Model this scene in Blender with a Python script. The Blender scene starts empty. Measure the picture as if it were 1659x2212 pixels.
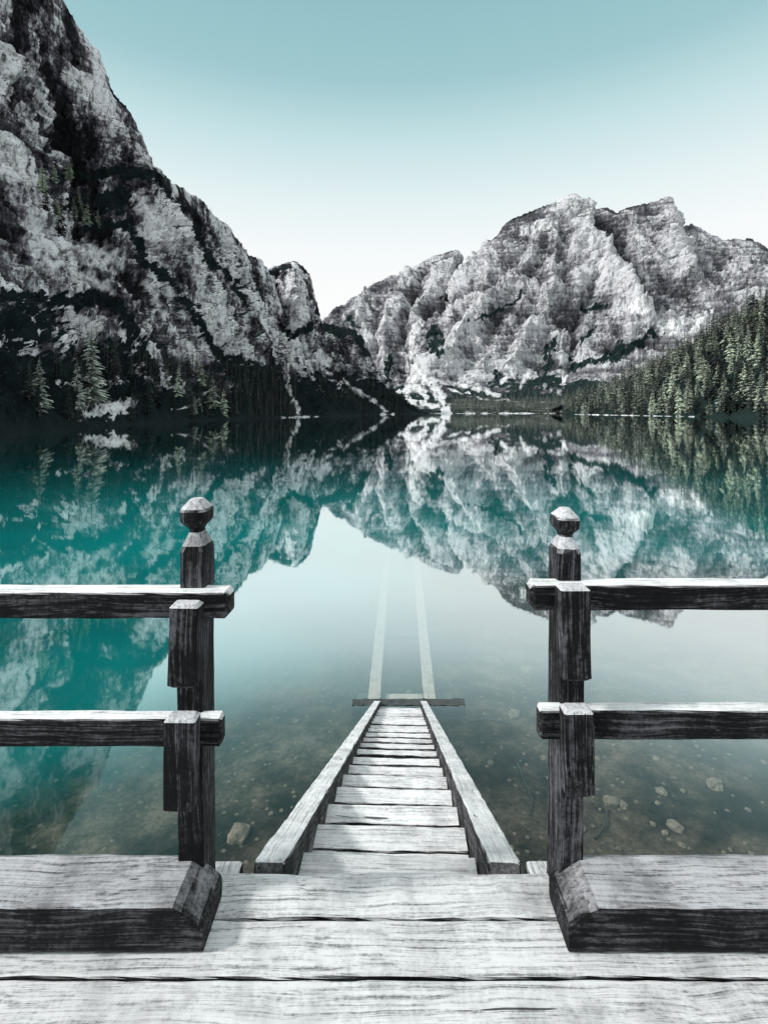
import bpy, math, random, bmesh
import numpy as np
from mathutils import Vector, Matrix
random.seed(7); rng=np.random.default_rng(7)
S=bpy.context.scene; COL=S.collection
H=5.17; F=1100.0; CX=829.5; HY=888.0
def wx(px,Y): return (px-CX)*Y/F
def wz(py,Y): return H-(py-HY)*Y/F
S.view_settings.view_transform='Standard'; S.view_settings.look='None'; S.view_settings.exposure=0
# ---------------- camera
cd=bpy.data.cameras.new('camera'); cam=bpy.data.objects.new('camera',cd); COL.objects.link(cam)
cam.location=(0,0,H); cam.rotation_euler=(math.radians(90),0,0)
cd.sensor_fit='HORIZONTAL'; cd.sensor_width=36; cd.lens=36*F/1659; cd.shift_y=-(1106-HY)/1659
cd.clip_start=0.05; cd.clip_end=30000; S.camera=cam
# ---------------- sun / sky
sd=Vector((-0.80,-0.20,0.62)).normalized()
el=math.asin(sd.z); az=math.atan2(sd.x,sd.y)
ld=bpy.data.lights.new('sun','SUN'); ld.energy=2.9; ld.angle=math.radians(8); ld.color=(1,.975,.95)
sun=bpy.data.objects.new('sun',ld); COL.objects.link(sun); sun.rotation_euler=sd.to_track_quat('Z','Y').to_euler(); sun.location=(-40,-20,60)
W=bpy.data.worlds.new('World'); S.world=W; W.use_nodes=True
nt=W.node_tree; N=nt.nodes; L=nt.links; N.clear()
def ramp(N,stops,interp='LINEAR'):
    r=N.new('ShaderNodeValToRGB'); cr=r.color_ramp; cr.interpolation=interp
    while len(cr.elements)<len(stops): cr.elements.new(0.5)
    for e,(p,c) in zip(cr.elements,stops):
        e.position=p; e.color=(c,c,c,1) if not isinstance(c,tuple) else (*c,1)
    return r
tc=N.new('ShaderNodeTexCoord'); sx=N.new('ShaderNodeSeparateXYZ'); L.new(tc.outputs['Generated'],sx.inputs[0])
r=ramp(N,[(0,(1,1,1)),(.22,(1,1,1)),(.30,(.94,.98,.985)),(.38,(.80,.905,.92)),(.47,(.57,.775,.80)),(.545,(.36,.60,.64)),(.64,(.29,.53,.575)),(.74,(.55,.62,.64)),(.88,(.98,.98,.98)),(1,(1,1,1))])  # unseen zenith brightened to near white as added neutral fill light
L.new(sx.outputs[2],r.inputs[0])
sk=N.new('ShaderNodeTexSky'); sk.sky_type='NISHITA'; sk.sun_disc=False; sk.sun_elevation=el; sk.sun_rotation=az
mu=N.new('ShaderNodeVectorMath'); mu.operation='SCALE'; mu.inputs['Scale'].default_value=.1; L.new(sk.outputs[0],mu.inputs[0])
mx=N.new('ShaderNodeMixRGB'); mx.inputs[0].default_value=.03; L.new(r.outputs[0],mx.inputs[1]); L.new(mu.outputs[0],mx.inputs[2])
bg=N.new('ShaderNodeBackground'); bg.inputs[1].default_value=1.0; L.new(mx.outputs[0],bg.inputs[0])
wo=N.new('ShaderNodeOutputWorld'); L.new(bg.outputs[0],wo.inputs[0])

# ---------------- material helpers
class M:
    def __init__(s,name):
        s.m=bpy.data.materials.new(name); s.m.use_nodes=True; s.t=s.m.node_tree; s.t.nodes.clear(); s.N=s.t.nodes; s.L=s.t.links
        s.out=s.N.new('ShaderNodeOutputMaterial'); s.tc=s.N.new('ShaderNodeTexCoord')
    def link(s,a,b): s.L.new(a,b)
    def noise(s,vec,scale,detail=6,rough=.55,dist=0):
        n=s.N.new('ShaderNodeTexNoise'); n.inputs['Scale'].default_value=scale; n.inputs['Detail'].default_value=detail
        n.inputs['Roughness'].default_value=rough; n.inputs['Distortion'].default_value=dist; s.link(vec,n.inputs['Vector']); return n.outputs['Fac']
    def map(s,vec,scale=(1,1,1),rot=(0,0,0)):
        n=s.N.new('ShaderNodeMapping'); n.inputs['Scale'].default_value=scale; n.inputs['Rotation'].default_value=rot; s.link(vec,n.inputs['Vector']); return n.outputs[0]
    def ramp(s,fac,stops,interp='LINEAR'):
        r=ramp(s.N,stops,interp); s.link(fac,r.inputs[0]); return r.outputs[0]
    def mix(s,f,a,b,mode='MIX'):
        n=s.N.new('ShaderNodeMixRGB'); n.blend_type=mode
        for i,v in enumerate((f,a,b)):
            if isinstance(v,(int,float)): n.inputs[i].default_value=v if i==0 else (v,v,v,1)
            elif isinstance(v,tuple): n.inputs[i].default_value=(*v,1)
            else: s.link(v,n.inputs[i])
        return n.outputs[0]
    def math(s,op,a,b=0.0,clamp=False):
        n=s.N.new('ShaderNodeMath'); n.operation=op; n.use_clamp=clamp
        for i,v in enumerate((a,b)):
            if isinstance(v,(int,float)): n.inputs[i].default_value=v
            else: s.link(v,n.inputs[i])
        return n.outputs[0]
    def bump(s,h,strength=.5,dist=.01):
        n=s.N.new('ShaderNodeBump'); n.inputs['Strength'].default_value=strength; n.inputs['Distance'].default_value=dist; s.link(h,n.inputs['Height']); return n.outputs[0]
    def bsdf(s,col,rough=.8,normal=None,spec=.3):
        b=s.N.new('ShaderNodeBsdfPrincipled')
        if isinstance(col,tuple): b.inputs['Base Color'].default_value=(*col,1)
        else: s.link(col,b.inputs['Base Color'])
        if isinstance(rough,(int,float)): b.inputs['Roughness'].default_value=rough
        else: s.link(rough,b.inputs['Roughness'])
        b.inputs['Specular IOR Level'].default_value=spec
        if normal is not None: s.link(normal,b.inputs['Normal'])
        s.link(b.outputs[0],s.out.inputs[0]); return b

def wood(name,top_lo,top_hi,side_lo,side_hi,frost=.5,vary=.0,thr=(.35,.8)):
    m=M(name)
    oi=m.N.new('ShaderNodeObjectInfo')
    sc=m.N.new('ShaderNodeVectorMath'); sc.operation='ADD'
    cb=m.N.new('ShaderNodeCombineXYZ'); k=m.math('MULTIPLY',oi.outputs['Random'],17.3)
    for i in range(3): m.link(k,cb.inputs[i])
    m.link(m.tc.outputs['Object'],sc.inputs[0]); m.link(cb.outputs[0],sc.inputs[1]); v0=sc.outputs[0]
    wn=m.N.new('ShaderNodeTexNoise'); wn.inputs['Scale'].default_value=2.2; wn.inputs['Detail'].default_value=2; m.link(v0,wn.inputs['Vector'])
    ws=m.N.new('ShaderNodeVectorMath'); ws.operation='SCALE'; ws.inputs['Scale'].default_value=.055; m.link(wn.outputs['Color'],ws.inputs[0])
    wa=m.N.new('ShaderNodeVectorMath'); wa.operation='ADD'; m.link(v0,wa.inputs[0]); m.link(ws.outputs[0],wa.inputs[1]); v=wa.outputs[0]
    g1=m.noise(m.map(v,(.9,95,95)),1,4,.62)
    g2=m.noise(m.map(v,(5,360,360)),1,3,.6)
    sp_=m.noise(v0,70,4,.75)
    grain=m.math('ADD',m.math('MULTIPLY',g1,.46),m.math('ADD',m.math('MULTIPLY',g2,.32),m.math('MULTIPLY',sp_,.22)))
    crack=m.ramp(m.noise(m.map(v,(.9,40,40)),1,2,.5),[(.0,0.03),(.275,.03),(.290,1.0),(1,1.0)])
    kv=m.N.new('ShaderNodeTexVoronoi'); kv.inputs['Scale'].default_value=1; m.link(m.map(v0,(2.2,7,7)),kv.inputs['Vector'])
    knot=m.ramp(kv.outputs['Distance'],[(0,.2),(.07,.4),(.10,1.0)])
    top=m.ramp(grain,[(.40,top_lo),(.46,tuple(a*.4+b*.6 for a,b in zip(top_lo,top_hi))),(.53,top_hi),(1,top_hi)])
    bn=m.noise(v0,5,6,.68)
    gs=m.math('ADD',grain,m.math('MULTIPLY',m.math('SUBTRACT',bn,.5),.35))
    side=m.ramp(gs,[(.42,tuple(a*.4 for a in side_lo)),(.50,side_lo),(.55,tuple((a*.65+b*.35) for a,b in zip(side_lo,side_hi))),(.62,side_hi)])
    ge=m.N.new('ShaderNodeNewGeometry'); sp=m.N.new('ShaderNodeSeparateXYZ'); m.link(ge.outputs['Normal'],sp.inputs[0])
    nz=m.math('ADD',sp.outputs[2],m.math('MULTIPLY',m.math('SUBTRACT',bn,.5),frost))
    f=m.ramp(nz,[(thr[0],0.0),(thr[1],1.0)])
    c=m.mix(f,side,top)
    bl=m.ramp(bn,[(.34,.45),(.54,1.0)])
    c=m.mix(.6,c,bl,'MULTIPLY'); c=m.mix(.9,c,crack,'MULTIPLY'); c=m.mix(.65,c,knot,'MULTIPLY')
    if vary: c=m.mix(1,c,m.ramp(oi.outputs['Random'],[(0,1-vary),(.6,1.0)]),'MULTIPLY')
    hgt=m.math('ADD',grain,m.math('MULTIPLY',crack,.35))
    m.bsdf(c,.8,m.bump(hgt,.7,.004),.2)
    return m.m
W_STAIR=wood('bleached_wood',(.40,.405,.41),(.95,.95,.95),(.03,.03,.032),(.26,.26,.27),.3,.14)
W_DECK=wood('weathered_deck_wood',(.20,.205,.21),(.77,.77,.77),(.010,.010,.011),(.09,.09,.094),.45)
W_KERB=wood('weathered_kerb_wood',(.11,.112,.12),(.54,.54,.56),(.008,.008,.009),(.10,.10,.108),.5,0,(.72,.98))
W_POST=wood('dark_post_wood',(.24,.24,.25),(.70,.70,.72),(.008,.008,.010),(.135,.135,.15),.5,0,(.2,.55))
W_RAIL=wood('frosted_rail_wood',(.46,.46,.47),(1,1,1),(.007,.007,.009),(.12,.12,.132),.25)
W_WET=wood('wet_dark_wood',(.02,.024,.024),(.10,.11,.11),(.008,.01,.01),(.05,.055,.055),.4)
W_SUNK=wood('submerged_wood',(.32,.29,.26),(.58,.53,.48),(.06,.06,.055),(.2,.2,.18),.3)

def setp(o,**k):
    for a,b in k.items(): o[a]=b
def mkobj(name,verts,faces,mat=None,parent=None,loc=None,rot=None,smooth=False):
    me=bpy.data.meshes.new(name); me.from_pydata([tuple(v) for v in verts],[],faces)
    if mat is not None:
        for mm in (mat if isinstance(mat,list) else [mat]): me.materials.append(mm)
    if smooth: me.polygons.foreach_set('use_smooth',[True]*len(me.polygons))
    me.update(); o=bpy.data.objects.new(name,me); COL.objects.link(o)
    if parent: o.parent=parent
    if loc is not None: o.location=loc
    if rot is not None: o.rotation_euler=rot
    return o
def empty(name,loc=(0,0,0)):
    o=bpy.data.objects.new(name,None); o.location=loc; COL.objects.link(o); o.empty_display_size=.1; return o

def loft(stations,jit=.0015,dent=.0):
    V=[];Fc=[]
    ph=random.random()*50
    for i,(x,w,h,yo,zo,c) in enumerate(stations):
        a=w/2;b=h/2;c=min(c,a*.95,b*.95); k=c*.3
        ring=[(a-c,-b),(a-k,-b+k),(a,-b+c),(a,b-c),(a-k,b-k),(a-c,b),(-a+c,b),(-a+k,b-k),(-a,b-c),(-a,-b+c),(-a+k,-b+k),(-a+c,-b)]
        for j,(y,z) in enumerate(ring):
            q=j//3
            n1=math.sin(x*9+q*2.1+ph)*.5+math.sin(x*23+q*4.7+ph*2)*.35+random.uniform(-.5,.5)
            n2=math.sin(x*11+q*3.3+ph*3)*.5+math.sin(x*31+q*1.7+ph)*.35+random.uniform(-.5,.5)
            V.append((x,y+yo+n1*jit,z+zo+n2*jit))
    n=12
    for i in range(len(stations)-1):
        for j in range(n):
            a=i*n+j;b=i*n+(j+1)%n
            Fc.append((a,b,b+n,a+n))
    Fc.append(tuple(range(n-1,-1,-1))); Fc.append(tuple((len(stations)-1)*n+j for j in range(n)))
    return V,Fc
def stations(Ln,w,h,c=.008,n=None,ec=.006):
    n=n or max(4,int(Ln/.06))
    st=[(-Ln/2,w-2*ec,h-2*ec,0,0,c)]
    st+=[(-Ln/2+ec+(Ln-2*ec)*i/n,w,h,0,0,c) for i in range(n+1)]
    st.append((Ln/2,w-2*ec,h-2*ec,0,0,c)); return st
def beam(name,x0,x1,y0,y1,z0,z1,axis,mat,parent=None,c=.008,ec=.006,jit=.0015,tilt=(0,0,0)):
    d={'x':(x1-x0,y1-y0,z1-z0),'y':(y1-y0,x1-x0,z1-z0),'z':(z1-z0,y1-y0,x1-x0)}[axis]
    V,Fc=loft(stations(*d,c=c,ec=ec),jit)
    R=Matrix.Rotation(tilt[0],4,'X')@Matrix.Rotation(tilt[1],4,'Y')@Matrix.Rotation(tilt[2],4,'Z')
    B={'x':Matrix.Identity(4),'y':Matrix.Rotation(math.pi/2,4,'Z'),'z':Matrix.Rotation(-math.pi/2,4,'Y')}[axis]
    o=mkobj(name,V,Fc,mat)
    T=Matrix.Translation(((x0+x1)/2,(y0+y1)/2,(z0+z1)/2))@R@B
    if parent: o.parent=parent; o.matrix_local=Matrix.Translation(-parent.location)@T
    else: o.matrix_world=T
    return o
DZ=3.59
# ---------------- railings
def railing(side,label,postx,rail1,rail2,blk1,blk2,fin_top,fin_base,headw):
    sgn=-1 if side=='l' else 1
    root=empty('wooden_railing',((postx[0]+postx[1])/2,1.69,3.726)); setp(root,label=label,category='railing',group='timber railings beside the steps')
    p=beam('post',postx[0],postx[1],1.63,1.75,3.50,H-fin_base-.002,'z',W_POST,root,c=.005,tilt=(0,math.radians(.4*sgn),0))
    w=postx[1]-postx[0]; d=.11; zb=H-fin_base; ht=fin_base-fin_top
    st=[]
    prof=[(0,1,1,.010),(.2,.99,.99,.012),(.44,.98,.98,.014),(.50,.92,.92,.018),(.60,.62,.62,.014),(.635,.52,.5,.012),(.66,.50,.48,.012),(.69,.60,.56,.012),(.76,headw*.96,.94,.020),(.80,headw,.98,.022),(.87,headw,.98,.022),(.90,headw*.95,.93,.022),(.975,headw*.55,.55,.016),(1,headw*.40,.38,.012)]
    for (t,a,b,c) in prof: st.append((t*ht,d*b,w*a,0,0,c))
    V,Fc=loft(st,.0012); f=mkobj('finial',V,Fc,W_POST); f.parent=p
    T=Matrix.Translation(((postx[0]+postx[1])/2-.004*sgn,1.69,zb))@Matrix.Rotation(math.radians(.8*sgn),4,'Y')@Matrix.Rotation(-math.pi/2,4,'Y')
    bpy.context.view_layer.update(); f.matrix_parent_inverse=p.matrix_world.inverted(); f.matrix_world=T
    for nm,(xe,y0,y1,zt,zbm,c) in (('rail',rail1),('rail',rail2)):
        a,b=(-3.0,xe) if side=='l' else (xe,3.0)
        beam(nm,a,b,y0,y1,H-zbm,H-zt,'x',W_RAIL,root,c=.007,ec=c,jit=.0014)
    for (a,b,zt,zbm,tl) in (blk1,blk2):
        beam('block',a,b,1.54,1.596,H-zbm,H-zt,'z',W_POST,root,c=.006,ec=.010,jit=.0014,tilt=(0,math.radians(tl),0))
    x0=-2.5 if side=='l' else 2.42
    beam('post',x0,x0+.083,1.63,1.75,3.50,H-fin_base+.05,'z',W_POST,root)
    return root
railing('l','dark weathered timber railing with faceted post top and frosted rail',(-.662,-.580),(-.487,1.597,1.673,.569,.653,.014),(-.511,1.597,1.645,.9655,1.0555,.008),
  (-.654,-.566,.588,.843,1.2),(-.669,-.575,.934,1.221,1.0),.289,.585,1.08)
railing('r','dark weathered timber railing with frosted rail beside stair opening',(.562,.641),(.461,1.597,1.668,.546,.627,.014),(.490,1.597,1.645,.939,1.034,.008),
  (.538,.628,.535,.822,-.8),(.549,.638,.909,1.176,-.9),.321,.570,.98)
# ---------------- kerb beams
def kerb(side,label):
    st=[]; Lx=2.4
    n=60; hh=.137
    for i in range(n+1): st.append((-Lx+ (Lx-.0)*i/n,.19,hh,0,0,.018))
    for x,dh in ((.025,.014),(.05,.032),(.075,.052),(.083,.060),(.088,.066)): st.append((x,.188-dh*.1,hh-dh,0,-dh/2,.016))
    V,Fc=loft(st,.0018)
    if side=='r':
        V=[(-x,y,z) for x,y,z in V]; Fc=[tuple(reversed(f)) for f in Fc]
    o=mkobj('kerb_beam',V,Fc,W_KERB); o.location=(-.615 if side=='l' else .625,1.568,DZ+.0705)
    setp(o,label=label,category='timber beam',group='heavy kerb beams on the deck edge')
kerb('l','heavy weathered kerb beam with chamfered end on plank deck')
kerb('r','thick grey kerb timber with bevelled end under the railing')
# ---------------- deck
deck=empty('wooden_deck',(0,1.0,DZ)); setp(deck,label='weathered grey plank deck at the head of the steps',category='deck')
def merged(parts):
    V=[];Fc=[]
    for v,f,T in parts:
        b=len(V); V+= [tuple(T@Vector(p)) for p in v]; Fc+=[tuple(i+b for i in q) for q in f]
    return V,Fc
parts=[]
y=1.581
while y>-1.2:
    w=random.choice([.155,.16,.165]); v,f=loft(stations(6.2,w-.007,.055,c=.006,n=120),.0022)
    parts.append((v,f,Matrix.Translation((random.uniform(-.03,.03),y-w/2,DZ-.0275+random.uniform(-.002,.002))))); y-=w
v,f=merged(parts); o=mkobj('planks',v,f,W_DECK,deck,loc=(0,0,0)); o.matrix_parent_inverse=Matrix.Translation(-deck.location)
beam('edge_plank',-.575,.585,1.586,1.743,DZ-.085,DZ,'x',W_DECK,deck,c=.01,jit=.004)
beam('joist',-3.1,3.1,1.60,1.72,DZ-.30,DZ-.09,'x',W_DECK,deck)
for xx in (-.60,.50): beam('joist_end',xx,xx+.105,1.70,1.800,DZ-.16,DZ-.008,'y',W_DECK,deck,c=.012,jit=.003)
for xx in (-2.6,-1.0,1.0,2.6): beam('pile',xx-.1,xx+.1,1.35,1.55,-1.2,DZ-.31,'z',W_POST,deck)
# ---------------- stairs
stair=empty('wooden_staircase',(.009,1.75,DZ)); setp(stair,label='bleached frosty wooden steps with side rails leading into lake',category='staircase')
yaw=math.atan2(.283,7.297); sl=.492; pit=math.atan(sl)
def axx(Y): return .009+(Y-1.743)*.283/7.297
for s in (-1,1):
    Ln=8.45; mid=1.745+ (Ln/2)*math.cos(pit); 
    V,Fc=loft(stations(Ln,.112,.20,c=.008,ec=.006,n=110),.0028)
    zc=DZ+.02-(mid-1.745)*sl-.10/math.cos(pit)
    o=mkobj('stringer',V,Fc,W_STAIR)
    ox=axx(mid)+s*.411
    T=Matrix.Translation((ox,mid,zc))@Matrix.Rotation(-yaw,4,'Z')@Matrix.Rotation(math.pi/2,4,'Z')@Matrix.Rotation(pit,4,'Y')
    o.parent=stair; o.matrix_local=Matrix.Translation(-stair.location)@T
for i in range(21):
    Yf=2.10+.35*i; Z=3.347-.172*i+random.uniform(-.006,.006)
    x=axx(Yf-.17)
    dep=max(.064,.147-.0108*i)
    if i==1: segs=[(Yf-.285,Yf-.150),(Yf-.144,Yf)]
    elif i==0: segs=[(Yf-.32,Yf)]
    else: segs=[(Yf-dep-random.uniform(-.003,.006),Yf+random.uniform(-.005,.005))]
    parts=[]
    for a,b in segs:
        v,f=loft(stations(.712,b-a,.052,c=.007,n=16,ec=.002),.0028)
        parts.append((v,f,Matrix.Translation((0,(a+b)/2-Yf,random.uniform(-.004,.003)))@Matrix.Rotation(random.uniform(-.010,.010),4,'Z')@Matrix.Rotation(random.uniform(-.006,.006),4,'Y')@Matrix.Rotation(random.uniform(-.03,.02),4,'X')))
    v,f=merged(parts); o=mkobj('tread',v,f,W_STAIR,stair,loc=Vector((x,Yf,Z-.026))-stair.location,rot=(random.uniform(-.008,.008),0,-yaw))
o=beam('mooring_beam',-.56,1.43,8.92,9.14,-.20,.015,'x',W_WET,c=.03,jit=.008); setp(o,label='dark wet beam lying across foot of steps at waterline',category='timber beam')
# ---------------- submerged slide
track=empty('boat_slide',(.5,9.3,-.2)); setp(track,label='pale submerged timber boat track running out underwater',category='boat track')
def slanted(name,xa,ya,xb,yb,w,h,z,mat,parent):
    Ln=math.hypot(xb-xa,yb-ya); V,Fc=loft(stations(Ln,w,h,c=.015,n=40),.004)
    o=mkobj(name,V,Fc,mat); T=Matrix.Translation(((xa+xb)/2,(ya+yb)/2,z))@Matrix.Rotation(math.atan2(yb-ya,xb-xa),4,'Z')
    o.parent=parent; o.matrix_local=Matrix.Translation(-parent.location)@T; return o
slanted('track_rail',-.185,9.25,.225,22.5,.23,.10,-.16,W_SUNK,track)
slanted('track_rail',.838,9.25,1.29,22.5,.23,.10,-.16,W_SUNK,track)
beam('sleeper',-.5,1.3,9.55,9.85,-.42,-.28,'x',W_WET,track,c=.02)
beam('sleeper',.03,.74,9.40,9.75,-.30,-.24,'x',W_SUNK,track,c=.02)
beam('sleeper',.02,.86,12.6,13.1,-.50,-.40,'x',W_WET,track,c=.02)

# ---------------- noise
P_=rng.permutation(256); PERM=np.concatenate([P_,P_,P_]).astype(np.int32)
G=rng.normal(size=(256,3)); G/=np.linalg.norm(G,axis=1)[:,None]; G=G.astype(np.float32)
def perlin(x,y,z):
    xi=np.floor(x).astype(np.int32); yi=np.floor(y).astype(np.int32); zi=np.floor(z).astype(np.int32)
    xf=(x-xi).astype(np.float32); yf=(y-yi).astype(np.float32); zf=(z-zi).astype(np.float32)
    xi&=255; yi&=255; zi&=255
    u=xf*xf*xf*(xf*(xf*6-15)+10); v=yf*yf*yf*(yf*(yf*6-15)+10); w=zf*zf*zf*(zf*(zf*6-15)+10)
    def g(a,b,c):
        h=PERM[PERM[PERM[(xi+a)&255]+((yi+b)&255)]+((zi+c)&255)]; gg=G[h]
        return gg[...,0]*(xf-a)+gg[...,1]*(yf-b)+gg[...,2]*(zf-c)
    def lr(a,b,t): return a+(b-a)*t
    return lr(lr(lr(g(0,0,0),g(1,0,0),u),lr(g(0,1,0),g(1,1,0),u),v),lr(lr(g(0,0,1),g(1,0,1),u),lr(g(0,1,1),g(1,1,1),u),v),w)*1.5
def fbm(x,y,z,o=5,g=.5,l=2.03):
    s=0;a=1;t=0
    for i in range(o): s=s+a*perlin(x+i*17.1,y+i*5.3,z+i*9.7); t+=a; a*=g; x=x*l;y=y*l;z=z*l
    return s/t
def ridged(x,y,z,o=6,g=.55,l=2.07):
    s=0;a=1;t=0;w=1
    for i in range(o):
        n=1-np.abs(perlin(x+i*11.1,y+i*7.3,z+i*3.7))*2.2; n=np.clip(n,-.6,1)
        s=s+a*n*w; w=np.clip(n*.8+.6,0.3,1.2); t+=a; a*=g; x=x*l;y=y*l;z=z*l
    return s/t
def sstep(x,a,b):
    t=np.clip((x-a)/(b-a),0,1); return t*t*(3-2*t)
def dpoly(px,py,poly):
    d=np.full(px.shape,1e9,dtype=np.float32)
    for (x0,y0),(x1,y1) in zip(poly[:-1],poly[1:]):
        dx,dy=x1-x0,y1-y0; q=dx*dx+dy*dy+1e-6
        t=np.clip(((px-x0)*dx+(py-y0)*dy)/q,0,1); d=np.minimum(d,np.hypot(px-x0-t*dx,py-y0-t*dy))
    return d
# ---------------- rock material
def rockmat(name,lo,mid,hi,veg,sc,contrast=.5,bumpd=2.,stratamix=.22,crk=.8):
    m=M(name); at=m.N.new('ShaderNodeAttribute'); at.attribute_name='mask'; sp=m.N.new('ShaderNodeSeparateColor'); m.link(at.outputs['Color'],sp.inputs[0])
    v=m.tc.outputs['Object']
    n1=m.noise(m.map(v,(1,1,.32),(0,.40,0)),sc,6,.63,.25)
    n2=m.noise(m.map(v,(1,1,.45),(.25,.35,0)),sc*7.5,4,.75)
    n3=m.noise(m.map(v,(.25,.25,3.2),(.12,.25,0)),sc*2.2,4,.62,.3)
    t=m.math('ADD',m.math('MULTIPLY',n1,.72-stratamix),m.math('ADD',m.math('MULTIPLY',n2,.30),m.math('MULTIPLY',n3,stratamix-.02)))
    t=m.math('ADD',m.math('MULTIPLY',m.math('SUBTRACT',t,.5),contrast),sp.outputs['Blue'])
    rock=m.ramp(t,[(.15,lo),(.34,tuple(a*.5+b*.5 for a,b in zip(lo,mid))),(.45,mid),(.56,tuple(a*.5+b*.5 for a,b in zip(mid,hi))),(.74,hi)])
    def joint(scale,rot,w,sm):
        q=m.math('ABSOLUTE',m.math('SUBTRACT',m.noise(m.map(v,scale,rot),sm,4,.55,.2),.5)); return m.ramp(q,[(0,0.0),(w,1.0)])
    j1=joint((1,1,.28),(0,.5,0),.016,sc*1.5); j2=joint((.4,.4,1.5),(.2,-.35,0),.014,sc*2.2)
    rock=m.mix(crk,rock,m.mix(1,m.ramp(j1,[(0,.12),(1,1.)]),m.ramp(j2,[(0,.28),(1,1.)]),'MULTIPLY'),'MULTIPLY')
    rock=m.mix(m.math('MULTIPLY',sp.outputs['Green'],.92),rock,m.mix(m.ramp(n2,[(.38,0.),(.56,1.)]),(.34,.34,.35),(.97,.97,.98)))
    vm=m.math('ADD',sp.outputs['Red'],m.math('MULTIPLY',m.math('SUBTRACT',n2,.5),2.6))
    vf=m.ramp(vm,[(.44,0.0),(.52,1.0)])
    vc=m.mix(n2,tuple(a*.4 for a in veg),tuple(a*1.8 for a in veg))
    c=m.mix(vf,rock,vc)
    m.bsdf(c,.95,m.bump(n2,1.,bumpd),.1); return m.m
R_L=rockmat('dark_limestone',(.012,.012,.015),(.15,.143,.167),(.88,.88,.90),(.009,.016,.017),.045,4.1,2.2,.16)
R_R=rockmat('grey_limestone',(.075,.075,.087),(.26,.257,.28),(.66,.66,.68),(.013,.026,.027),.0085,3.1,9.,.30,.8)
R_G=rockmat('valley_gravel',(.04,.045,.042),(.13,.13,.12),(.6,.6,.6),(.012,.024,.022),.03,2.,1.)

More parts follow.
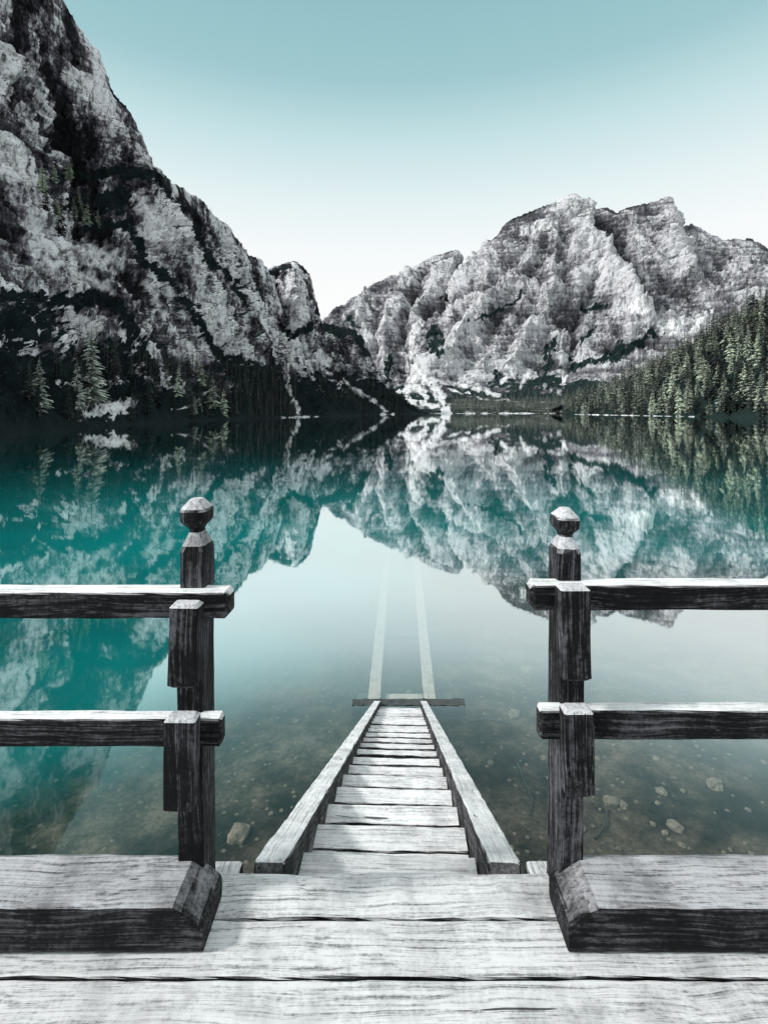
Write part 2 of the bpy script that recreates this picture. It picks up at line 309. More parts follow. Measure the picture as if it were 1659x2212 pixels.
def sheet(name,rows,px0,px1,dpx,nv,mat,label,amp,freq,veg_polys=(),white_polys=(),spurs=(),vegbase=0.,seed=0,terr=(30,.4),slope_thr=.62,slope_w=.10,tone=.5,back=True,zst=.35,ridge_keep=.35,vegpy=(2000,2001),jag=0,warp=12,skew=.3,low=8.,off=None,rw=.55):
    pxs=np.arange(px0,px1+.1,dpx); R=[]
    for ri,r_ in enumerate(rows):
        a=np.array(r_,dtype=float); Y=np.interp(pxs,a[:,0],a[:,1]); py=np.interp(pxs,a[:,0],a[:,2])
        if ri==len(rows)-1 and jag:
            z0=pxs*0
            py=py+jag*(1.0*fbm(pxs/34+seed,z0,z0,3)+.9*np.abs(perlin(pxs/13+seed,z0+3,z0))+.5*perlin(pxs/5,z0+9,z0)-.25)
        R.append(np.stack([wx(pxs,Y),Y,wz(py,Y)],1))
    R[0][:,2]=-2.5-0*R[0][:,2]
    nfront=len(R)
    if back:
        rr=R[-1]; 
        for ky,kz in ((1.10,.8),(1.3,.3)):
            b=rr.copy(); b[:,1]*=ky; b[:,0]*=ky**.7; b[:,2]*=kz; R.append(b)
    R=np.array(R)
    mp=[np.mean(np.abs(R[i+1][:,2]/R[i+1][:,1]-R[i][:,2]/R[i][:,1]))+.01 for i in range(nfront-1)]
    tot=sum(mp); segs=[max(6,int(nv*q/tot)) for q in mp]+([14,10] if back else [])
    P=[];rk=[]
    for i,sg in enumerate(segs):
        for j in range(sg):
            t=j/sg
            P.append(R[i]*(1-t)+R[i+1]*t); rk.append(i+t)
    P.append(R[-1]); rk.append(len(R)-1)
    P=np.array(P); rk=np.array(rk)[:,None]
    def nrm(P):
        du=np.gradient(P,axis=1); dv=np.gradient(P,axis=0); n=np.cross(du,dv); n/=np.linalg.norm(n,axis=2)[...,None]+1e-9; return n
    n=nrm(P); Xm,Ym,Zm=P[...,0],P[...,1],P[...,2]
    X,Y,Z=Xm*freq+seed*3.7,Ym*freq+seed,Zm*freq
    w1=fbm(X*.8+40,Y*.8,Z*.8,3)*.5
    Xw=X+w1+Z*skew; Yw=Y+w1*.7
    big=ridged(Xw*.55,Yw*.55,Z*zst*.5,2); med=ridged(Xw*1.5,Yw*1.5,Z*zst*1.5,6,.61)
    fine=fbm(X*7,Y*7,Z*6,4,.65)
    zz=(Zm+Xm*.12)/terr[0]+w1*1.6+fine*.12; fr=zz-np.floor(zz); tr=np.where(fr<.8,fr/.8,(1-fr)/.2)
    tm=sstep(fbm(X*.9+5,Y*.9,Z*.9,3),-.3,.25)
    zz2=(Zm+Xm*.1)/(terr[0]*.31)+w1*3; fr2=zz2-np.floor(zz2); tr2=np.where(fr2<.75,fr2/.75,(1-fr2)/.25)
    d=big*.9+med*.9+fine*.16+(tr-.5)*terr[1]*tm+(tr2-.5)*terr[1]*.35-.5
    px=CX+F*Xm/np.maximum(Ym,1); py=HY+F*(H-Zm)/np.maximum(Ym,1)
    wpx=warp*(fbm(px/45+seed,py/45,px*0,4)*1.6); wpy=warp*(fbm(px/45+seed+9,py/45+4,px*0,4)*1.6)
    for poly,w,hgt in spurs:
        dd=dpoly(px+wpx,py+wpy,poly); d=d+hgt*np.clip(1-dd/w,0,1)
    if off is not None: d=d-d.mean()+off
    dr=np.abs(rk-(nfront-1)); att=ridge_keep+(1-ridge_keep)*sstep(dr,0,rw)
    att=att*sstep(Zm,-1,low)
    P=P+n*(d*amp*att)[...,None]
    n=nrm(P); px=CX+F*P[...,0]/np.maximum(P[...,1],1); py=HY+F*(H-P[...,2])/np.maximum(P[...,1],1)
    nn=fbm(X*1.3+9,Y*1.3,Z*1.3,5,.6)
    wob=fbm(px/16+3,py/16,px*0,5,.65)*2
    wpx=warp*(fbm(px/30+seed,py/30,px*0,5,.6)*2.2); wpy=warp*(fbm(px/30+seed+9,py/30+4,px*0,5,.6)*2.2)
    veg=sstep(np.abs(n[...,2])+nn*.5,slope_thr-slope_w,slope_thr+slope_w)+vegbase*sstep(nn,-.2,.25)
    veg=np.maximum(veg,sstep(py+nn*90,*vegpy))
    for poly,w in veg_polys: veg=np.maximum(veg,.9*sstep(w*(1+wob*1.2)-dpoly(px+wpx,py+wpy,poly),-w*.5,w*.5))
    wh=np.zeros(px.shape)
    for poly,w in white_polys: 
        q=sstep(w*(1+wob*1.6)-dpoly(px+wpx*.5,py+wpy*.5,poly),-w*.5,w*.7); wh=np.maximum(wh,q); 
    veg=np.clip(veg*(1-wh),0,1)
    patch=fbm(X*2.6+33,Y*2.6,Z*1.1,4,.6)
    tn=np.clip(tone+nn*.28+sstep(patch,.03,.14)*.20-.08+(d-d.mean())*.28,0,1)  # displacement term paints crevice shade into the tone: recesses darker, raised rock paler
    nr,nc=px.shape; me=bpy.data.meshes.new(name); nV=nr*nc
    me.vertices.add(nV); me.vertices.foreach_set('co',P.reshape(-1).astype(np.float32))
    i=np.arange(nr-1)[:,None]*nc+np.arange(nc-1)[None,:]; q=np.stack([i,i+1,i+nc+1,i+nc],-1).reshape(-1)
    nf=(nr-1)*(nc-1); me.loops.add(nf*4); me.loops.foreach_set('vertex_index',q.astype(np.int32))
    me.polygons.add(nf); me.polygons.foreach_set('loop_start',np.arange(nf,dtype=np.int32)*4); me.polygons.foreach_set('loop_total',np.full(nf,4,dtype=np.int32))
    me.update(calc_edges=True); me.materials.append(mat)
    at=me.attributes.new('mask','FLOAT_COLOR','POINT'); c=np.stack([veg,wh,tn,np.ones_like(tn)],-1).reshape(-1).astype(np.float32); at.data.foreach_set('color',c)
    o=bpy.data.objects.new(name,me); COL.objects.link(o); o['kind']='structure'; o['label']=label
    front=(rk<=nfront-1)&np.ones(px.shape,bool)
    return dict(P=P[front],veg=veg[front],nz=np.abs(n[...,2])[front],px=px[front],py=py[front],wh=wh[front])

A=sheet('cliff',[
 [(-200,60,980),(0,98,950),(166,150,926),(322,200,916),(400,240,911),(480,296,907),(540,335,905),(600,378,903),(680,440,901),(780,540,899)],
 [(-200,85,850),(0,125,855),(166,185,868),(322,240,868),(400,290,868),(540,400,868),(600,450,874),(680,520,880),(780,600,893)],
 [(-200,130,600),(0,170,640),(166,245,690),(322,300,700),(400,370,720),(540,500,790),(600,560,810),(680,640,850),(780,700,890)],
 [(-200,170,380),(0,215,430),(166,300,500),(322,370,530),(400,450,590),(540,590,690),(600,640,760),(680,720,820),(780,780,888)],
 [(-200,200,230),(0,255,300),(166,345,385),(240,370,382),(300,400,390),(322,425,402),(400,530,470),(540,710,600),(600,750,710),(680,800,800),(780,850,887)],
 [(-200,250,-400),(0,310,-200),(100,365,-60),(166,400,50),(205,410,114),(232,415,168),(250,420,206),(275,425,230),(300,430,284),(316,435,322),(321,440,354),(345,450,364),(370,500,394),(400,560,412),(430,600,428),(460,650,462),(500,700,502),(525,740,532),(540,760,552),(565,775,560),(580,785,586),(600,800,640),(640,820,730),(680,840,790),(780,900,886)]],
 -200,780,1.3,600,R_L,'steep limestone cliff with dark scrub ledges rising from lake',17.,.018,
 veg_polys=[([(120,385),(200,375),(250,370),(330,372),(352,392)],12),([(166,440),(220,440),(260,430)],24),([(190,490),(280,478),(312,560),(380,625),(432,700),(480,775)],11),([(350,400),(420,470),(452,560),(500,600),(530,660)],7),([(0,640),(166,650),(230,640),(290,720),(330,800)],18),([(-60,690),(90,700)],48),([(-60,760),(60,790),(120,800),(260,770),(300,860)],38),([(300,850),(420,880)],14),([(480,790),(600,830),(760,880)],30)],
 white_polys=[([(175,545),(250,560)],20),([(180,600),(235,620)],12),([(300,430),(345,480),(370,525)],13),([(410,560),(440,640),(470,740)],6),([(320,610),(350,680)],7),([(190,893),(275,878)],14),([(370,886),(430,866),(460,836)],2.),([(616,800),(628,850),(646,892)],4),([(605,902),(685,900)],2.5)],
 spurs=[([(330,460),(360,520),(410,600),(470,740)],30,.8),([(190,120),(225,220),(250,330)],26,.7),([(345,390),(430,500),(500,620),(530,720)],22,-.9),([(190,480),(290,520),(330,640),(400,800)],26,-.8),([(440,520),(520,640),(560,760)],26,.7),([(166,660),(240,650),(300,760)],24,-.7),([(120,100),(170,230),(200,350)],22,-.8)],
 seed=1,slope_thr=.80,slope_w=.1,tone=.48,vegpy=(790,870),terr=(34,.55),jag=7,off=-.10,rw=.9,ridge_keep=.25)
B=sheet('crag',[
 [(480,440,900),(600,470,899),(720,540,898),(780,600,897)],
 [(480,560,860),(600,600,868),(720,640,880),(780,680,890)],
 [(480,660,800),(600,700,800),(700,740,820),(720,760,870),(780,780,889)],
 [(480,760,740),(560,780,700),(640,800,700),(690,820,740),(705,830,800),(720,840,860),(780,860,888)],
 [(480,850,690),(520,855,640),(550,860,600),(578,865,584),(590,870,577),(615,875,569),(640,880,568),(655,880,574),(670,880,590),(678,880,615),(684,880,648),(692,880,676),(698,880,700),(705,880,750),(715,880,820),(730,880,870),(780,900,886)]],
 480,780,1.1,400,R_L,'jagged limestone crag with dark trees at its foot',20.,.013,
 veg_polys=[([(560,600),(600,585),(625,578)],5),([(540,640),(590,620)],6),([(560,720),(620,730),(680,700)],8),([(490,800),(700,840)],36)],
 white_polys=[([(620,610),(640,650),(650,690)],7),([(616,800),(628,850),(646,892)],4),([(600,903),(690,901)],1.5),([(655,740),(668,770)],5)],
 spurs=[([(635,570),(645,680),(620,800)],22,1.),([(585,580),(545,660),(520,760)],18,.8),([(600,590),(600,690),(580,780)],14,-.8),([(672,620),(672,720),(660,800)],10,-.6)],
 seed=5,slope_thr=.82,tone=.52,ridge_keep=.2,vegpy=(800,850),terr=(40,.5),jag=6,off=.1)
C=sheet('foothill',[
 [(640,560,898),(760,660,897),(860,820,895),(940,1000,893.8)],
 [(640,700,860),(760,800,865),(860,950,885),(905,1060,892.5),(940,1100,893.4)],
 [(640,850,790),(760,920,790),(830,980,850),(860,1000,875),(905,1090,892),(940,1150,893.3)],
 [(640,1050,715),(690,1050,699),(740,1060,708),(775,1070,716),(790,1070,744),(800,1080,772),(815,1090,802),(830,1100,832),(860,1120,860),(885,1150,882),(905,1180,891),(940,1200,893.3)]],
 640,940,1.3,240,R_L,'lower scrub covered rocky foothill',22.,.011,
 veg_polys=[([(700,705),(770,722),(790,760)],10),([(700,820),(800,840),(880,885)],22)],
 white_polys=[([(740,820),(800,860),(835,890)],3.5),([(820,894),(850,895.5)],1.3)],seed=9,slope_thr=.80,tone=.45,vegpy=(780,870),terr=(40,.45),jag=4,off=.2)
scree=[([(905,690),(888,745),(893,800),(918,818)],8),([(868,755),(885,800)],4.5),([(860,852),(920,820),(990,830),(1080,852)],4.5),([(893,815),(880,850)],8),([(930,825),(955,860),(960,893)],9),([(905,840),(925,870)],8),([(1000,830),(1060,842)],2.5),([(970,838),(1040,862),(1130,868)],2.2)]
D=sheet('mountain',[
 [(640,1500,884),(1100,1500,884)],
 [(640,1800,862),(880,1800,858),(1100,1800,862)],
 [(640,2100,820),(880,2050,805),(1100,2100,800)],
 [(640,2600,760),(740,2600,735),(880,2550,710),(960,2600,690),(1100,2700,740)],
 [(640,3000,740),(740,3000,690),(880,3000,640),(960,3000,610),(1100,3000,700)],
 [(640,3300,730),(690,3300,700),(705,3300,684),(722,3300,670),(748,3300,655),(768,3300,638),(800,3300,618),(840,3300,600),(880,3300,590),(905,3300,574),(930,3300,556),(960,3300,547),(985,3300,543),(996,3300,552),(1003,3300,580),(1030,3300,650),(1100,3300,700)]],
 640,1100,1.2,420,R_R,'pale grey limestone peak behind the valley head',75.,.0036,
 veg_polys=[([(842,770),(838,820)],9),([(935,715),(940,750),(930,785)],15),([(850,840),(950,860),(1080,870)],14),([(750,690),(775,705)],5),([(995,590),(960,650)],3)],
 white_polys=scree,
 spurs=[([(905,575),(850,680),(830,790)],24,.9),([(985,545),(940,640),(900,700)],22,.8),([(930,570),(890,650),(870,740)],16,-.8),([(800,620),(780,690),(800,760)],20,.7),([(1005,570),(960,660),(910,700)],12,-1.2)],
 seed=12,slope_thr=.97,tone=.40,vegpy=(815,855),terr=(90,.45),jag=4,low=240,ridge_keep=.2,off=.1)
E=sheet('mountain',[
 [(870,1400,886),(1240,1400,885),(1500,1300,884),(1900,1200,884)],
 [(870,1650,866),(1240,1700,856),(1500,1600,850),(1900,1500,850)],
 [(870,1800,845),(930,1850,815),(1000,1900,815),(1240,1950,790),(1500,1900,760),(1900,1800,760)],
 [(870,2100,840),(930,2100,750),(1000,2200,720),(1240,2250,680),(1500,2250,670),(1900,2200,680)],
 [(870,2400,838),(930,2400,730),(980,2500,670),(1050,2600,585),(1240,2600,530),(1400,2600,560),(1500,2600,580),(1900,2600,630)],
 [(870,2500,836),(900,2600,790),(930,2650,725),(960,2700,690),(985,2750,635),(1002,2800,592),(1015,2800,568),(1040,2850,548),(1060,2850,522),(1085,2850,487),(1110,2850,467),(1140,2850,456),(1170,2850,446),(1200,2850,436),(1235,2850,428),(1262,2850,446),(1285,2850,452),(1310,2850,446),(1332,2850,458),(1370,2850,442),(1410,2850,436),(1447,2850,428),(1451,2850,452),(1457,2850,474),(1475,2850,488),(1495,2850,484),(1560,2850,520),(1620,2850,512),(1700,2850,560),(1900,2850,640)]],
 870,1900,1.3,540,R_R,'massive pale grey limestone mountain with scree gullies',64.,.0044,
 veg_polys=[([(1025,690),(1090,665),(1130,632)],5),([(1262,672),(1310,655)],7),([(1285,700),(1250,740)],3),([(935,720),(950,760)],13),([(1195,730),(1180,790)],9),([(1120,845),(1180,820),(1240,840)],16),([(985,850),(1080,862),(1240,860)],12),([(1340,745),(1440,715)],6),([(1240,790),(1300,780),(1380,740)],10)],
 white_polys=scree+[([(1118,785),(1085,826)],6),([(1150,790),(1127,832)],3.5),([(1212,770),(1222,830)],6),([(1370,665),(1440,705),(1520,690)],16),([(1130,500),(1200,480)],9)],
 spurs=[([(1240,430),(1255,520),(1310,600),(1370,700)],42,1.7),([(1235,435),(1130,560),(1030,690),(950,800)],36,1.3),([(1060,525),(1000,620),(925,700)],20,.9),([(1180,480),(1090,600),(990,720)],22,-1.1),([(1270,450),(1350,560),(1400,680)],26,-1.4),([(1200,540),(1180,680),(1100,800)],24,.9),([(1280,620),(1240,720),(1225,800)],18,-.9),([(1450,435),(1440,520),(1480,600)],30,1.1)],
 seed=21,slope_thr=.985,slope_w=.06,tone=.49,vegpy=(812,850),terr=(75,.7),jag=4,low=260,ridge_keep=.2,zst=.5,off=.15)
Gd=sheet('valley_floor',[
 [(560,1050,893.6),(900,1120,893),(1240,1130,893),(1300,1060,893.3),(1900,900,894)],
 [(560,1160,892),(900,1180,891),(1900,1180,891)],
 [(560,1400,884),(900,1400,878),(1240,1400,880),(1900,1400,880)],
 [(560,2000,866),(900,2000,850),(1240,2000,850),(1900,2000,850)]],
 560,1900,2.,80,R_G,'gravel and grass valley floor behind the shore',3.,.01,
 white_polys=[([(590,893.5),(900,893.3),(1240,893)],1.1),([(860,852),(925,822),(955,870),(965,893)],8),([(870,855),(940,880)],7),([(970,838),(1040,862),(1130,868)],1.6)],vegbase=.8,seed=30,slope_thr=.95,tone=.5,back=False,terr=(30,0),warp=5)
Hh=sheet('wooded_hill',[
 [(1215,850,894.5),(1300,690,896.2),(1400,560,898),(1493,465,900.2),(1659,340,905),(1950,250,912)],
 [(1215,870,892),(1300,710,890),(1400,585,888),(1493,490,886),(1659,370,880),(1950,280,875)],
 [(1215,900,886),(1300,770,868),(1400,655,835),(1493,570,795),(1659,460,730),(1950,370,650)],
 [(1215,940,876),(1260,890,858),(1300,850,838),(1350,810,818),(1400,770,795),(1450,740,770),(1493,710,745),(1560,670,705),(1659,600,648),(1950,520,510)]],
 1215,1950,3,120,R_G,'steep wooded hillside above the shore',3.5,.02,vegbase=1.,seed=33,slope_thr=.3,tone=.3,terr=(30,0),
 white_polys=[([(1240,895),(1400,898),(1500,901)],1.4)],warp=0)

# ---------------- trees
def folmat(name,dark,light,var=.5):
    m=M(name); oi=m.N.new('ShaderNodeObjectInfo'); n=m.noise(m.tc.outputs['Object'],.9,3,.7)
    at=m.N.new('ShaderNodeAttribute'); at.attribute_name='tint'
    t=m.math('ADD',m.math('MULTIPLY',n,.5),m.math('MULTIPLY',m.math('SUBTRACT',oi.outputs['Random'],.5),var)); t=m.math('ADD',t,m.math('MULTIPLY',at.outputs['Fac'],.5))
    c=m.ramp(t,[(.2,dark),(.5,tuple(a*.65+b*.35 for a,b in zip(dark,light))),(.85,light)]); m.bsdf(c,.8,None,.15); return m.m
BARK=M('bark'); BARK.bsdf(BARK.ramp(BARK.noise(BARK.map(BARK.tc.outputs['Object'],(4,4,.6)),2,6),[(.3,(.03,.028,.026)),(.7,(.14,.135,.13))]),.9); BARK=BARK.m
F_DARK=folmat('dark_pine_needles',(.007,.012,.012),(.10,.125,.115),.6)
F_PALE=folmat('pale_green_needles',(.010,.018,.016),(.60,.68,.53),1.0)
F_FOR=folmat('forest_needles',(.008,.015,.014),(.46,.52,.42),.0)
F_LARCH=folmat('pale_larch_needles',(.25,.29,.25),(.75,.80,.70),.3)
def conifer(h,r,seed,levels,nb,twigs,start=.12,trunk_r=None,gap=0.):
    R=random.Random(seed); V=[];Fc=[];MI=[];T=[]
    tr=trunk_r or h*.011; k=6
    lev=[(0,tr*1.3),(h*.3,tr),(h*.7,tr*.55),(h*.97,.02)]
    for z,q in lev:
        for j in range(k): a=j*2*math.pi/k; V.append((math.cos(a)*q,math.sin(a)*q,z)); T.append(0)
    for i in range(3):
        for j in range(k): Fc.append((i*k+j,i*k+(j+1)%k,(i+1)*k+(j+1)%k,(i+1)*k+j)); MI.append(0)
    ntr=len(Fc)
    for l in range(levels):
        t=(l+R.uniform(-.3,.3))/levels; t=max(0,min(.985,t)); z=h*(start+(1-start)*t)
        env=r*((1-t)**.8)*(.55+.45*min(1,(t+.03)*7))*R.uniform(.75,1.15)+.12
        for b in range(max(4,int(nb*(1-t*.45)))):
            if R.random()<gap: continue
            a=R.random()*2*math.pi; rad=env*R.uniform(.5,1.2); dr=rad*R.uniform(.12,.45); up=rad*R.uniform(0,.12)
            ca,sa=math.cos(a),math.sin(a); w=rad*R.uniform(.13,.24)+.05; tt=R.random()
            z0=z+R.uniform(-.02,.02)*h
            c0=(0.05*ca,0.05*sa,z0); c1=(ca*rad*.55,sa*rad*.55,z0+up-dr*.35); c2=(ca*rad,sa*rad,z0-dr)
            l1=(c1[0]-sa*w,c1[1]+ca*w,c1[2]-w*.7); r1=(c1[0]+sa*w,c1[1]-ca*w,c1[2]-w*.7)
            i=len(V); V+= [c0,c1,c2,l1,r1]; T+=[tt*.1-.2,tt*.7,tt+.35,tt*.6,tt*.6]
            Fc+=[(i,i+3,i+1),(i,i+1,i+4),(i+3,i+2,i+1),(i+1,i+2,i+4)]; MI+=[1]*4
            for q in range(twigs):
                s=R.uniform(.3,1); sgn=R.choice((-1,1)); bx=ca*rad*s; by=sa*rad*s; bz=z0-dr*s*s
                ln=w*R.uniform(.8,1.8); ex=bx+ca*ln*.5-sa*sgn*ln; ey=by+sa*ln*.5+ca*sgn*ln; ez=bz-ln*R.uniform(.2,.9); hw=ln*.28
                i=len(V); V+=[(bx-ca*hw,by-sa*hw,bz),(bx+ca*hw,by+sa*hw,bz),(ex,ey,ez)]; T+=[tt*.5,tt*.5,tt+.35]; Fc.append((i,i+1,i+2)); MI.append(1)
    return V,Fc,MI,T,ntr
def mesh_from(name,V,Fc,mats,MI,T):
    me=bpy.data.meshes.new(name); me.from_pydata(V,[],Fc)
    for q in mats: me.materials.append(q)
    me.polygons.foreach_set('material_index',MI); at=me.attributes.new('tint','FLOAT','POINT'); at.data.foreach_set('value',T); me.update(); return me
def split(V,Fc,MI,T,ntr):
    nv=24
    return (V[:nv],Fc[:ntr],T[:nv]),(V[nv:],[tuple(i-nv for i in f) for f in Fc[ntr:]],T[nv:])
def thin(d,mask,mind,maxn,order='near'):
    P=d['P'][mask]; 
    if len(P)==0: return []
    idx=rng.permutation(len(P))
    cell={};out=[]
    for i in idx:
        p=P[i]; kx,ky=int(p[0]//mind),int(p[1]//mind)
        if (kx,ky) in cell: continue
        ok=True
        for a in (-1,0,1):
            for b in (-1,0,1):
                q=cell.get((kx+a,ky+b))
                if q is not None and (q[0]-p[0])**2+(q[1]-p[1])**2<mind*mind*.7: ok=False
        if ok: cell[(kx,ky)]=p; out.append(p)
    out.sort(key=lambda p:p[1])
    return out[:maxn] if maxn else out
big_var=[split(*conifer(24,3.8,100+i,30,12,4,start=.1,gap=.12)) for i in range(3)]
small_var=[conifer(24,random.uniform(3.4,4.8),200+i,20,9,2,start=.05) for i in range(6)]
fat_var=[conifer(24,random.uniform(4.6,6.0),260+i,22,10,2,start=.03) for i in range(6)]
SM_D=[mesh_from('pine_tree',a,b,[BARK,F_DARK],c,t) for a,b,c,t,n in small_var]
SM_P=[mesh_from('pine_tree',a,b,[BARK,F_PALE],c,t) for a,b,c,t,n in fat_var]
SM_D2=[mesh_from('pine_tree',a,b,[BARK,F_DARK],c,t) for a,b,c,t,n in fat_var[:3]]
TR=[];CR=[];CL=[]
for (tv,tf,tt),(cv,cf,ct) in big_var:
    TR.append(mesh_from('trunk',tv,tf,[BARK],[0]*len(tf),tt)); CR.append(mesh_from('crown',cv,cf,[F_DARK],[0]*len(cf),ct)); CL.append(mesh_from('crown',cv,cf,[F_LARCH],[0]*len(cf),ct))
def big_tree(p,h,kind='pine_tree',label='',group='',fol=None,wd=1.):
    e=empty(kind,tuple(p)); e.scale=(h/24*wd,h/24*wd,h/24); e.rotation_euler=(0,0,random.random()*6.28)
    i=random.randrange(3)
    for nm,me in (('trunk',TR[i]),('crown',(fol or CR)[i])):
        c=bpy.data.objects.new(nm,me); COL.objects.link(c); c.parent=e
    setp(e,label=label,category='tree',group=group); return e
def small_tree(p,h,lst,label,group):
    o=bpy.data.objects.new('pine_tree',random.choice(lst)); COL.objects.link(o); o.location=(p[0],p[1],p[2]-.4)
    s=h/24; w=s*random.uniform(.8,1.2); o.scale=(w,w,s); o.rotation_euler=(0,0,random.random()*6.28); setp(o,label=label,category='tree',group=group)
def stuff_forest(name,pts,hs,mat,label,seed,r=3.8,tv=.4,lev=9,nb=6):
    base=[conifer(24,r,seed+i,lev,nb,0,start=.05) for i in range(4)]
    Vs=[];Fs=[];MIs=[];Ts=[];b=0
    base_np=[(np.array(v),f,m_,np.array(t)) for v,f,m_,t,n in base]
    for p,h in zip(pts,hs):
        v,f,mi,t=base_np[random.randrange(4)]; a=random.random()*6.28; s=h/24; w=s*random.uniform(.8,1.25); c,sn=math.cos(a),math.sin(a)
        q=np.empty_like(v); q[:,0]=(v[:,0]*c-v[:,1]*sn)*w+p[0]; q[:,1]=(v[:,0]*sn+v[:,1]*c)*w+p[1]; q[:,2]=v[:,2]*s+p[2]-.5
        Vs.append(q); Fs+= [tuple(i+b for i in ff) for ff in f]; MIs+=mi; Ts.append(t*.8+random.uniform(-tv,tv)); b+=len(v)
    V=np.concatenate(Vs); me=mesh_from(name,V.tolist(),Fs,[BARK,mat],MIs,np.concatenate(Ts).tolist())
    o=bpy.data.objects.new(name,me); COL.objects.link(o); setp(o,kind='stuff',label=label)
pts=thin(Hh,(Hh['P'][:,2]>.4)&(Hh['px']<1720)&(Hh['px']>1222),9.5,None)
front_=[p for p in pts if CX+F*p[0]/p[1]<1680]; 
pts_n=front_[:165]; ids={id(p) for p in pts_n}; rest=[p for p in pts if id(p) not in ids]; print('hill',len(pts))
for p in pts_n: small_tree(p,random.uniform(14,32),SM_P if random.random()<.7 else SM_D2,'tall grey green conifer on wooded lakeside slope','conifers on the wooded slope')
stuff_forest('hillside_forest',rest,[random.uniform(13,36) for _ in rest],F_FOR,'dense conifer forest covering the hillside',300,5.4,.75,14,7)
m=(A['P'][:,2]>1.0)&(A['py']>805)&(A['px']>60)&(A['px']<640)&(A['wh']<.15)
m&=~((A['px']>175)&(A['px']<285)&(A['py']>855))
pl=thin(A,m,7.,None); print('left shore',len(pl))
for i,p in enumerate(pl[:95]):
    pal=random.random()<.10
    if i<26: big_tree(p,random.uniform(7,14),'pine_tree','dark slender conifer at the foot of the cliff','dark conifers along the cliff foot')
    else: small_tree(p,random.uniform(10,21),SM_P if pal else SM_D,'slender conifer at the foot of the cliff','dark conifers along the cliff foot')
stuff_far=[p for p in pl[95:]]
m=(A['py']>385)&(A['py']<510)&(A['px']>90)&(A['px']<300)&(A['veg']>.35)
for p in thin(A,m,7.,32): small_tree(p,random.uniform(11,18),SM_P if random.random()<.7 else SM_D,'small conifer on a grassy ledge of the cliff','conifers on the cliff ledges')
m=(A['py']>300)&(A['py']<800)&(A['px']>60)&(A['veg']>.75)
pc=thin(A,m,14.,None); random.shuffle(pc); pc=pc[:260]
m=(B['P'][:,2]>.6)&(B['py']>790)&(B['wh']<.3); pb=thin(B,m,8.5,None)
m=(B['py']<700)&(B['veg']>.4)&(B['px']>550)&(B['px']<650); pb+=thin(B,m,9.,40)
m=(C['P'][:,2]>.6)&(C['py']>700)&(C['veg']>.4)&(C['wh']<.3)&(C['px']<875); pcc=thin(C,m,10.,None)
allp=stuff_far+pb+pcc; hs=[random.uniform(10,22) for _ in allp]+[random.uniform(5,11) for _ in pc]
stuff_forest('shore_forest',allp+pc,hs,F_DARK,'dark conifer forest along the far shore and cliffs',400,3.8,.7); print('stuff',len(allp),len(pc))
m=(Gd['px']>975)&(Gd['px']<1260)&(Gd['P'][:,1]>1150)&(Gd['wh']<.3); pg=thin(Gd,m,12.,900)
m=(E['px']>985)&(E['px']<1420)&(E['py']>800)&(E['veg']>.5)&(E['wh']<.2); pe=thin(E,m,20.,500)
stuff_forest('distant_forest',pg+pe,[random.uniform(14,30) for _ in pg+pe],F_FOR,'dark conifer wood on the valley floor',500,4.2,.55); print('dist',len(pg),len(pe))
for (px_,py_,hpx,w) in ((203,874,185,1.3),(174,890,120,1.1),(422,888,45,1.1),(90,890,130,1.2)):
    dd=(A['px']-px_)**2+(A['py']-py_)**2; k=np.where(dd<64)[0]; k=k if len(k) else np.array([np.argmin(dd)]); q=A['P'][k[np.argmin(A['P'][k][:,1])]]; print('larch',q)
    big_tree((q[0],q[1],q[2]-.4),hpx*q[1]/F,'larch_tree','pale autumn larch with thin trunk near the shore','pale larches by the shore',CL,w)

# ---------------- water
m=M('lake_water'); pos=m.N.new('ShaderNodeNewGeometry'); sp=m.N.new('ShaderNodeSeparateXYZ'); m.link(pos.outputs['Position'],sp.inputs[0])
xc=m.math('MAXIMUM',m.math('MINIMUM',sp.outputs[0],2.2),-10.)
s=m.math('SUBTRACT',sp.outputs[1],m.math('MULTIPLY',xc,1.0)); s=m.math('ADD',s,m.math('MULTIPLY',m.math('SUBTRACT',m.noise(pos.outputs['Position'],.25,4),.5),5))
mr=m.N.new('ShaderNodeMapRange'); mr.inputs['From Min'].default_value=0; mr.inputs['From Max'].default_value=50; m.link(s,mr.inputs[0])
t=m.ramp(mr.outputs[0],[(.14,0.0),(.21,.06),(.27,.32),(.34,.68),(.43,.90),(.60,1.0)])
lw=m.N.new('ShaderNodeLayerWeight'); lw.inputs['Blend'].default_value=.5
R_=m.ramp(lw.outputs['Facing'],[(.2,.02),(.34,.04),(.42,.09),(.48,.19),(.53,.40),(.58,.62),(.66,.75),(.76,.74),(.84,.81),(.92,.96),(1,1.0)])
nb=m.noise(m.map(pos.outputs['Position'],(.25,1.,1)),.6,3)
bp=m.bump(nb,.06,.02)
gl=m.N.new('ShaderNodeBsdfGlossy'); gl.inputs['Roughness'].default_value=.025; gl.inputs['Color'].default_value=(.985,1,1,1); m.link(bp,gl.inputs['Normal'])
trn=m.N.new('ShaderNodeBsdfTransparent'); trn.inputs['Color'].default_value=(.97,.96,.93,1)
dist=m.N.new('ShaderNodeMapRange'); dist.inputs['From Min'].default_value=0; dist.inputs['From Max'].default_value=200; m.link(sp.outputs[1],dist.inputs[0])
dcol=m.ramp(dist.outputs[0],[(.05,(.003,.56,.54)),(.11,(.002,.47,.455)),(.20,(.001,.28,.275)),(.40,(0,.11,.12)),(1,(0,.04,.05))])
df=m.N.new('ShaderNodeBsdfDiffuse'); m.link(m.mix(1,dcol,m.ramp(m.noise(pos.outputs['Position'],.12,4),[(.3,.65),(.6,1.1)]),'MULTIPLY'),df.inputs['Color'])
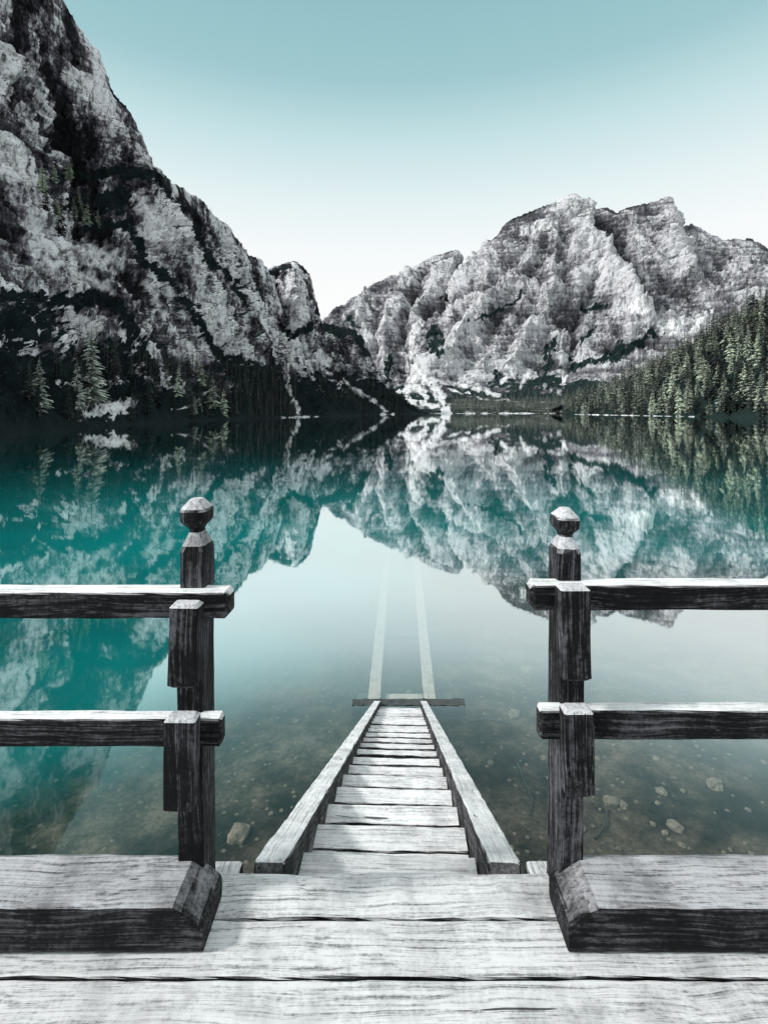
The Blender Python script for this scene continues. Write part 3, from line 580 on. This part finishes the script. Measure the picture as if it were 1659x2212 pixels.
b1=m.N.new('ShaderNodeMixShader'); m.link(t,b1.inputs[0]); m.link(trn.outputs[0],b1.inputs[1]); m.link(df.outputs[0],b1.inputs[2])
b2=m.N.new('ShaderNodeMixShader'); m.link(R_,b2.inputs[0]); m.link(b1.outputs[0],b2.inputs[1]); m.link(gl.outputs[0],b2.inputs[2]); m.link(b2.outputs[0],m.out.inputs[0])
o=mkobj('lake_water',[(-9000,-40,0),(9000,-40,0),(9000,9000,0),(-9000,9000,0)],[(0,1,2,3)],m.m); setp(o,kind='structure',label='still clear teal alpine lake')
# bed
def bedz(X,Y):
    base=-.55-.045*np.clip(Y-4,0,100)-.0035*np.clip(Y-8,0,100)**2+.02*np.clip(X,-10,20)
    base=np.maximum(base,-9)
    base=np.where(Y<4,-.55+(4-Y)*.12,base)
    return base+.10*fbm(X*.5,Y*.5,X*0,5)+.03*fbm(X*3,Y*3,X*0,4)
ux=np.linspace(-1,1,401); xs=np.sign(ux)*(np.abs(ux)*14+np.abs(ux)**5*500); ys=np.concatenate([np.linspace(-38,4,20)[:-1],np.linspace(4,20,260)[:-1],np.linspace(20,70,60)[:-1],np.linspace(70,600,40)])
X,Y=np.meshgrid(xs,ys); Z=bedz(X,Y); P=np.stack([X,Y,Z],-1).reshape(-1,3); nr,nc=X.shape
i=np.arange(nr-1)[:,None]*nc+np.arange(nc-1)[None,:]; q=np.stack([i,i+1,i+nc+1,i+nc],-1).reshape(-1,4)
m=M('lake_bed_silt'); v=m.tc.outputs['Object']
n1=m.noise(v,.45,6,.6,.5); n2=m.noise(v,2.2,6,.68); n3=m.noise(v,14,5,.7)
c=m.ramp(m.math('ADD',m.math('MULTIPLY',n1,.55),m.math('MULTIPLY',n2,.45)),[(.40,(.008,.008,.006)),(.47,(.036,.033,.026)),(.54,(.092,.083,.064)),(.64,(.18,.162,.128))])
c=m.mix(.8,c,m.ramp(n3,[(.3,.35),(.6,1.3)]),'MULTIPLY')
vo=m.N.new('ShaderNodeTexVoronoi'); vo.inputs['Scale'].default_value=5; m.link(v,vo.inputs['Vector']); c=m.mix(m.ramp(vo.outputs['Distance'],[(.10,.65),(.2,0.0)]),c,(.24,.22,.18))
m.bsdf(c,.9,m.bump(m.math('ADD',n2,n3),.6,.05),.1)
o=mkobj('lake_bed',P.tolist(),q.tolist(),m.m,smooth=True); setp(o,kind='structure',label='silty stony lake bed')
m=M('submerged_stone'); v=m.tc.outputs['Object']; c=m.ramp(m.noise(v,6,6,.65),[(.3,(.08,.074,.06)),(.65,(.29,.27,.22))]); m.bsdf(c,.85,m.bump(m.noise(v,14,5),.6,.02),.2); STONE=m.m
def rock(px_,py_,wpx,label,asp=.6,grp='stones on the lake bed'):
    Y=F*(H+.9)/(py_-HY)
    for _ in range(6): zb=float(bedz(np.array([wx(px_,Y)]),np.array([Y]))[0]); Y=F*(H-zb)/(py_-HY)
    w=wpx*Y/F/2; bm=bmesh.new(); bmesh.ops.create_icosphere(bm,subdivisions=3,radius=1)
    sd_=random.random()*50
    co=np.array([v_.co[:] for v_ in bm.verts]); d=1+.6*fbm(co[:,0]*.9+sd_,co[:,1]*.9,co[:,2]*.9,4)
    co=np.round(co*d[:,None]*2.2)/2.2*.45+co*d[:,None]*.55; ax=random.uniform(.65,1)
    for v_,c_ in zip(bm.verts,co): v_.co=(c_[0]*w,c_[1]*w*ax,c_[2]*w*asp)
    me=bpy.data.meshes.new('rock'); bm.to_mesh(me); bm.free(); me.materials.append(STONE)
    o=bpy.data.objects.new('rock',me); COL.objects.link(o); o.location=(wx(px_,Y),Y,zb+w*asp*.2); o.rotation_euler=(0,0,random.random()*6); setp(o,label=label,category='rock',group=grp)
RK=[(1138,1450,26),(1112,1547,32),(1320,1735,34),(1346,1742,22),(1430,1712,24),(515,1806,50),(885,1502,22),(1175,1640,16),(1255,1792,24),(1418,1640,16),(1210,1560,13),(1460,1790,34),(1390,1560,18),(1060,1650,15),(1545,1700,36),(640,1560,14),(420,1700,18),(1290,1640,13)]
rr_=random.Random(5)
for _ in range(60):
    y_=rr_.uniform(1480,1850); RK.append((rr_.uniform(970,1650),y_,rr_.uniform(5,13)*(.6+(y_-1480)/500)))
for _ in range(10): RK.append((rr_.uniform(480,700),rr_.uniform(1600,1830),rr_.uniform(6,14)))
for (a,b,w) in RK: rock(a,b,w,'rounded stone resting on the silty lake bed')
def branch(pts,r):
    cu=bpy.data.curves.new('sunken_branch','CURVE'); cu.dimensions='3D'; cu.bevel_depth=r; cu.bevel_resolution=2; sp=cu.splines.new('POLY'); sp.points.add(len(pts)-1)
    for k,(a,b) in enumerate(pts):
        Y=F*(H+.85)/(b-HY)
        for _ in range(5): zb=float(bedz(np.array([wx(a,Y)]),np.array([Y]))[0]); Y=F*(H-zb-.03)/(b-HY)
        sp.points[k].co=(wx(a,Y),Y,zb+.03+.02*math.sin(k),1); sp.points[k].radius=1-.6*k/len(pts)
    o=bpy.data.objects.new('sunken_branch',cu); COL.objects.link(o); cu.materials.append(W_WET)
    dg=bpy.context.evaluated_depsgraph_get(); me=bpy.data.meshes.new_from_object(o.evaluated_get(dg)); bpy.data.objects.remove(o); o=bpy.data.objects.new('sunken_branch',me); COL.objects.link(o)
    setp(o,label='thin dark branch lying on the lake bed',category='branch',group='sunken branches')
branch([(1285,1812),(1302,1795),(1310,1775),(1311,1750)],.018)
branch([(1118,1650),(1128,1680),(1138,1705),(1150,1728),(1146,1760)],.02)
branch([(1010,1560),(1050,1556),(1090,1562)],.02)
